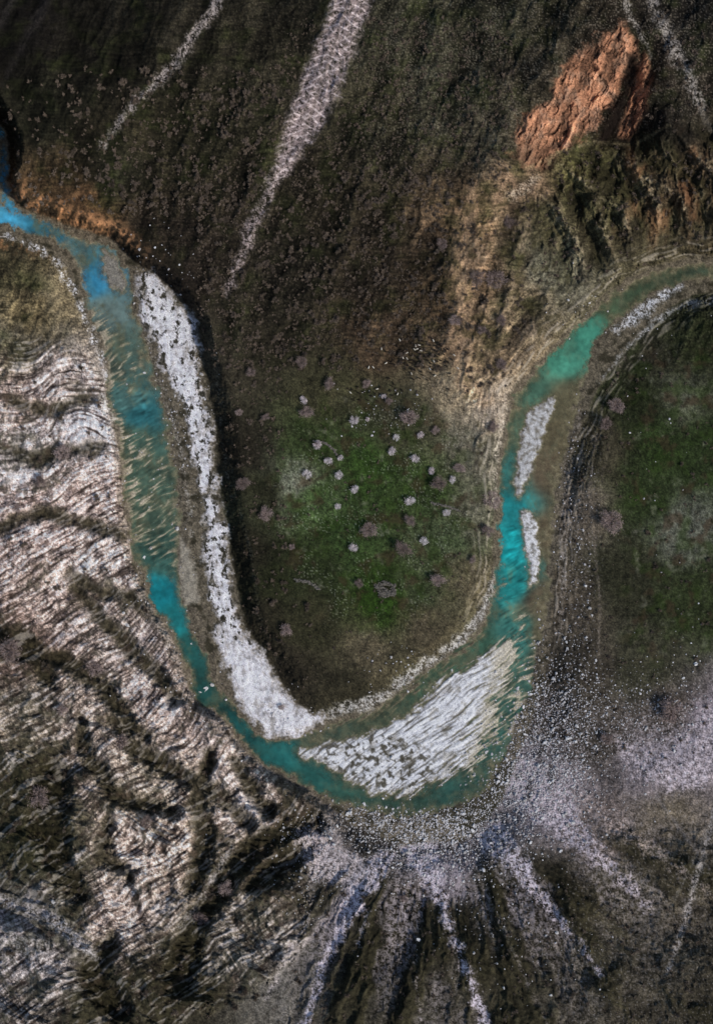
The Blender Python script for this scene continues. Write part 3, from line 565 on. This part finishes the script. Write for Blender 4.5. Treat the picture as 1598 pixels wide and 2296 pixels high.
# shrubs
sh_me=[]
for s in range(5):
    v,f=twigs(420,40+s,0.85,0.15,5); v=v*np.array([.85,.85,.95]); v[:,2]-=0.02; me=mk_mesh('shrub_twigs',v,f); me.materials.append(M_scrub); sh_me.append(me)
chm=sdline([(800,-60,50),(745,120,52),(715,200,54),(690,260,50),(630,380,24),(578,480,20),(540,580,16)])
def okshrub(x,y):
    if field(sd_v,x,y)<8 or field(chm,x,y)<4: return False
    if field(cm,x,y)>0.2 or field(cm2,x,y)>0.2: return False
    if field(vegn,x,y)< -0.25 and random.random()<0.6: return False
    return True
cand=[]
def scatter(n,x0,x1,y0,y1,r0,r1,cond=None):
    c=0;t=0
    while c<n and t<n*30:
        t+=1; x=random.uniform(x0,x1); y=random.uniform(y0,y1)
        if cond and not cond(x,y): continue
        if not okshrub(x,y): continue
        cand.append((x,y,r0+(r1-r0)*random.random()**2.2)); c+=1
scatter(650,0,640,150,480,3.5,11,lambda x,y: random.random()<(x+y-100)/700)
scatter(850,640,1150,40,420,2.4,8)
scatter(1100,440,1000,380,830,3.2,11)
scatter(110,1000,1180,430,880,4,12)
scatter(260,1180,1598,330,640,2.5,9)
scatter(60,1450,1598,20,300,4,10)
scatter(130,500,640,800,1500,3,10)
scatter(180,560,1100,860,1560,2,6)
scatter(200,0,700,1350,2290,3,13,lambda x,y: field(rock,x,y)<0.5)
scatter(50,0,260,820,1350,4,11)
scatter(160,1260,1598,800,1700,2.5,9)
scatter(360,700,1598,1980,2296,2.5,9)
cand.sort(key=lambda c:-c[2])
for i,(x,y,r) in enumerate(cand[:300]):
    X,Y,Z=P(x,y); o=bpy.data.objects.new('shrub',sh_me[i%5]); link(o); o.location=(X,Y,Z); rr_=r*S; o.scale=(rr_,rr_,rr_); o.rotation_euler=(0,0,random.uniform(0,6.28))
    o['label']='leafless grey-brown shrub on the dark hillside' if y<900 else 'leafless grey-brown shrub among rock and rough grass'
    o['category']='shrub'; o['group']='shrubs scattered over the slopes'
rest=cand[300:]; lo=[twigs(100,70+s,0.9,0.24,3) for s in range(4)]
parts=[]
for i,(x,y,r) in enumerate(rest):
    X,Y,Z=P(x,y); v,f=lo[i%4]; a_=random.uniform(0,6.28); c_,s_=math.cos(a_),math.sin(a_)
    w=v@np.array([[c_,s_,0],[-s_,c_,0],[0,0,1.1]])*r*S*0.9+np.array([float(X),float(Y),float(Z)-0.05]); parts.append((w,f))
v,f=joinm(parts); me=mk_mesh('scrub',v,f); me.materials.append(M_scrubm)
o=link(bpy.data.objects.new('scrub_cover',me)); o['kind']='stuff'; o['category']='scrub'; o['label']='low leafless scrub covering the dark slopes'

# stones
import bmesh
bm=bmesh.new(); bmesh.ops.create_icosphere(bm,subdivisions=1,radius=1); iv0=np.array([v.co[:] for v in bm.verts]); if0=np.array([[v.index for v in f.verts] for f in bm.faces]); bm.free()
bm=bmesh.new(); bmesh.ops.create_icosphere(bm,subdivisions=2,radius=1); iv1=np.array([v.co[:] for v in bm.verts]); if1=np.array([[v.index for v in f.verts] for f in bm.faces]); bm.free()
clusters=[(950,1862,120,42,2600),(1210,1650,55,90,1300),(1275,1560,55,60,450),(1185,1770,60,50,1000),(1110,1720,55,60,600),(1310,1620,90,60,600),(870,1835,60,25,450),(1240,1760,80,60,800),(1000,1940,70,40,600),(1288,1250,22,250,350),(1480,1620,100,60,500),(1550,1480,60,80,60),(335,1060,40,190,400),(440,1560,30,35,60),(400,1440,20,30,30),(1190,1400,18,90,90),(1040,1850,60,30,500),(960,1500,80,30,120),(1500,1000,80,200,25),(420,900,30,120,200),(600,1600,60,30,120),(1350,700,60,20,60),(880,920,60,40,60),(700,1940,40,60,250),(350,640,40,60,80),(1130,2080,120,100,200)]
xs=[];ys=[]
for cx_,cy_,sx,sy,n in clusters:
    xs.append(rng.normal(cx_,sx,n)); ys.append(rng.normal(cy_,sy,n))
xs=np.concatenate(xs); ys=np.concatenate(ys)
rs=np.clip(rng.lognormal(math.log(1.35),0.42,len(xs)),0.7,5)
ok=(xs>-10)&(xs<1608)&(ys>0)&(ys<2300); xs,ys,rs=xs[ok],ys[ok],rs[ok]
hz=hat(xs,ys); ok=(hz>-0.75)&(~((hz<0)&(rs<1.8))); xs,ys,rs,hz=xs[ok],ys[ok],rs[ok],hz[ok]
big_=[(398,1185,5.5),(1206,1441,5),(430,1443,4),(462,1543,9),(475,1535,6),(470,1556,6),(450,1552,5),(120,2022,5),(540,1442,4)]
od=np.argsort(-rs); bi=od[:291]; sm=od[291:]
bo_me=[]
for s in range(6):
    r=np.random.default_rng(300+s); v=iv1*(1+0.22*r.normal(size=(len(iv1),1)))*np.array([1,r.uniform(.6,.9),r.uniform(.5,.7)])
    v=np.sign(v)*np.abs(v)**0.85; me=mk_mesh('boulder_rock',v,if1); me.materials.append(M_stone); bo_me.append(me)
L=[(xs[i],ys[i],rs[i]) for i in bi]+big_
for i,(x,y,r) in enumerate(L):
    X,Y,Z=P(x,y); o=link(bpy.data.objects.new('boulder',bo_me[i%6])); o.location=(X,Y,Z+0.12*r*S); q=r*S; o.scale=(q,q,q); o.rotation_euler=(0,0,random.uniform(0,6.28))
    o['label']='pale limestone boulder standing in the shallow river' if Z<0.05 else 'pale angular limestone boulder on stony ground'; o['category']='boulder'; o['group']='boulders strewn along the river'
n=len(sm); X,Y,Z=P(xs[sm],ys[sm]); q=rs[sm]*S
ang=rng.uniform(0,6.28,n); v=iv0[None]*(1+0.2*rng.normal(size=(n,12,1)))*np.stack([np.ones(n),rng.uniform(.55,1,n),rng.uniform(.45,.8,n)],-1)[:,None,:]
c_,s_=np.cos(ang)[:,None],np.sin(ang)[:,None]; vx=v[...,0]*c_-v[...,1]*s_; vy=v[...,0]*s_+v[...,1]*c_
v=np.stack([vx,vy,v[...,2]],-1)*q[:,None,None]+np.stack([X,Y,Z+0.1*q],-1)[:,None,:]
f=if0[None]+(np.arange(n)*12)[:,None,None]
me=mk_mesh('rubble',v.reshape(-1,3),f.reshape(-1,3)); me.materials.append(M_stones)
o=link(bpy.data.objects.new('loose_stones',me)); o['kind']='stuff'; o['category']='stones'; o['label']='pale loose stones strewn over banks and scree'

# dry-stone ruins
def ruin(name,path,w,hh,label,cat,n):
    parts=[]; r=random.Random(5)
    segs=list(zip(path[:-1],path[1:])); tot=sum(math.dist(a,b) for a,b in segs)
    for i in range(n):
        t=i/n*tot
        for a,b in segs:
            d=math.dist(a,b)
            if t<=d: break
            t-=d
        t/=d; x=a[0]+(b[0]-a[0])*t+r.gauss(0,w); y=a[1]+(b[1]-a[1])*t+r.gauss(0,w)
        X,Y,Z=P(x,y); s=r.uniform(0.18,0.42); v=iv0*np.array([s*1.3,s,s*0.7])*(1+0.15*rng.normal(size=(12,1)))
        parts.append((v+np.array([float(X),float(Y),float(Z)+r.random()**2*hh]),if0))
    v,f=joinm(parts); cx0=v.mean(0); cx0[2]=v[:,2].min(); me=mk_mesh(name,v-cx0,f); me.materials.append(M_ruin)
    o=link(bpy.data.objects.new(name,me)); o.location=cx0; o['label']=label; o['category']=cat
M_ruin=simple('weathered_field_stone',srgb((30,28,24)),srgb((115,110,102)),3,island=True)
ruin('stone_ruin',[(842,1314),(862,1306),(884,1314),(882,1332),(858,1336),(842,1314),(862,1322),(884,1332),(850,1330)],2.6,0.8,'collapsed dry-stone hut foundation in the green meadow','ruin',460)
ruin('stone_wall',[(662,1300),(690,1304),(718,1322)],1.5,0.5,'low tumbled dry-stone wall on rough grass','wall',130)
ruin('stone_wall',[(704,990),(728,992),(748,1008),(756,1022)],1.2,0.4,'curving remnant of a dry-stone wall in grass','wall',110)
ruin('stone_wall',[(968,1128),(1000,1134),(1030,1146)],1.2,0.3,'low broken line of field stones on grass','wall',100)

# sheep
def sheep_mesh(name,mat):
    bm=bmesh.new()
    pts=[(-0.42,0,.62,.19),(-0.2,0,.64,.25),(0.12,0,.64,.25),(0.38,0,.66,.19),(0.52,0,.80,.11),(0.66,0,.84,.10),(0.82,0,.76,.055)]
    vs=[bm.verts.new(p[:3]) for p in pts]; R=[p[3] for p in pts]
    for a_,b in zip(vs[:-1],vs[1:]): bm.edges.new((a_,b))
    for bx,root in ((-0.34,0),(0.32,3)):
        for sy in (-1,1):
            a_=bm.verts.new((bx,sy*.13,.40)); b=bm.verts.new((bx+(-.03 if bx<0 else .02),sy*.14,.2)); c=bm.verts.new((bx,sy*.14,0.0)); R+= [.075,.04,.035]
            bm.edges.new((vs[root],a_)); bm.edges.new((a_,b)); bm.edges.new((b,c))
    for sy in (-1,1):
        a_=bm.verts.new((.62,sy*.15,.88)); R.append(.03); bm.edges.new((vs[5],a_))
    a_=bm.verts.new((-.6,0,.5)); R.append(.04); bm.edges.new((vs[0],a_))
    me=bpy.data.meshes.new('tmp'); bm.to_mesh(me); bm.free()
    o=link(bpy.data.objects.new('tmp',me)); md=o.modifiers.new('s','SKIN')
    for i,d in enumerate(me.skin_vertices[0].data): d.radius=(R[i],R[i]); d.use_root=(i==1)
    sb=o.modifiers.new('u','SUBSURF'); sb.levels=1
    dg=bpy.context.evaluated_depsgraph_get(); m2=bpy.data.meshes.new_from_object(o.evaluated_get(dg)); m2.name=name
    bpy.data.objects.remove(o); m2.materials.clear(); m2.materials.append(mat); return m2
SW=sheep_mesh('pale_sheep_body',M_wool); SD=sheep_mesh('dark_sheep_body',M_dark)
placed=[]
t=0
while len(placed)<125 and t<5000:
    t+=1; x=random.gauss(940,36); y=random.gauss(802,22)
    if random.random()<0.12: x=random.uniform(780,900); y=random.uniform(860,900)
    if any(abs(x-a_)<5 and abs(y-b)<5 for a_,b in placed): continue
    placed.append((x,y)); X,Y,Z=P(x,y); w=random.random()<0.24
    o=link(bpy.data.objects.new('sheep',SW if w else SD)); o.location=(X,Y,Z-0.02); o.rotation_euler=(0,0,random.gauss(2.6,0.8)); o.scale=(.95,.95,.95)
    o['label']='cream woolly sheep grazing with the flock on dry ground' if w else 'dark brown sheep grazing with the flock on dry ground'; o['category']='sheep'; o['group']='flock of sheep on the brown slope'

# ------------------------------------------------------------------ light, camera
w=bpy.data.worlds.new('World'); bpy.context.scene.world=w; w.use_nodes=True; nt=w.node_tree
sk=nt.nodes.new('ShaderNodeTexSky'); sk.sky_type='NISHITA'; sk.sun_disc=False
el=math.radians(40); az=math.radians(125)   # compass azimuth from +Y clockwise
sk.sun_elevation=el; sk.sun_rotation=az
bg=nt.nodes['Background']; nt.links.new(sk.outputs[0],bg.inputs[0]); bg.inputs[1].default_value=0.095
sl=bpy.data.lights.new('sun','SUN'); sl.energy=2.75; sl.angle=math.radians(4); sl.color=(1,0.95,0.88)
so=link(bpy.data.objects.new('sun',sl)); so.location=(0,0,200)
from mathutils import Vector
d=Vector((math.sin(az)*math.cos(el),math.cos(az)*math.cos(el),math.sin(el))); so.rotation_euler=d.to_track_quat('Z','Y').to_euler()
cd=bpy.data.cameras.new('camera'); co=link(bpy.data.objects.new('camera',cd)); co.location=(0,0,CAMH); co.rotation_euler=(0,0,0)
cd.sensor_fit='VERTICAL'; cd.sensor_height=36; cd.lens=36*CAMH/(2296*S); cd.clip_end=20000; cd.clip_start=1
bpy.context.scene.camera=co
vs=bpy.context.scene.view_settings; vs.view_transform='Standard'; vs.look='None'; vs.exposure=0
print('grid',NR,NC,'shrubs',len(cand),'stones',n)
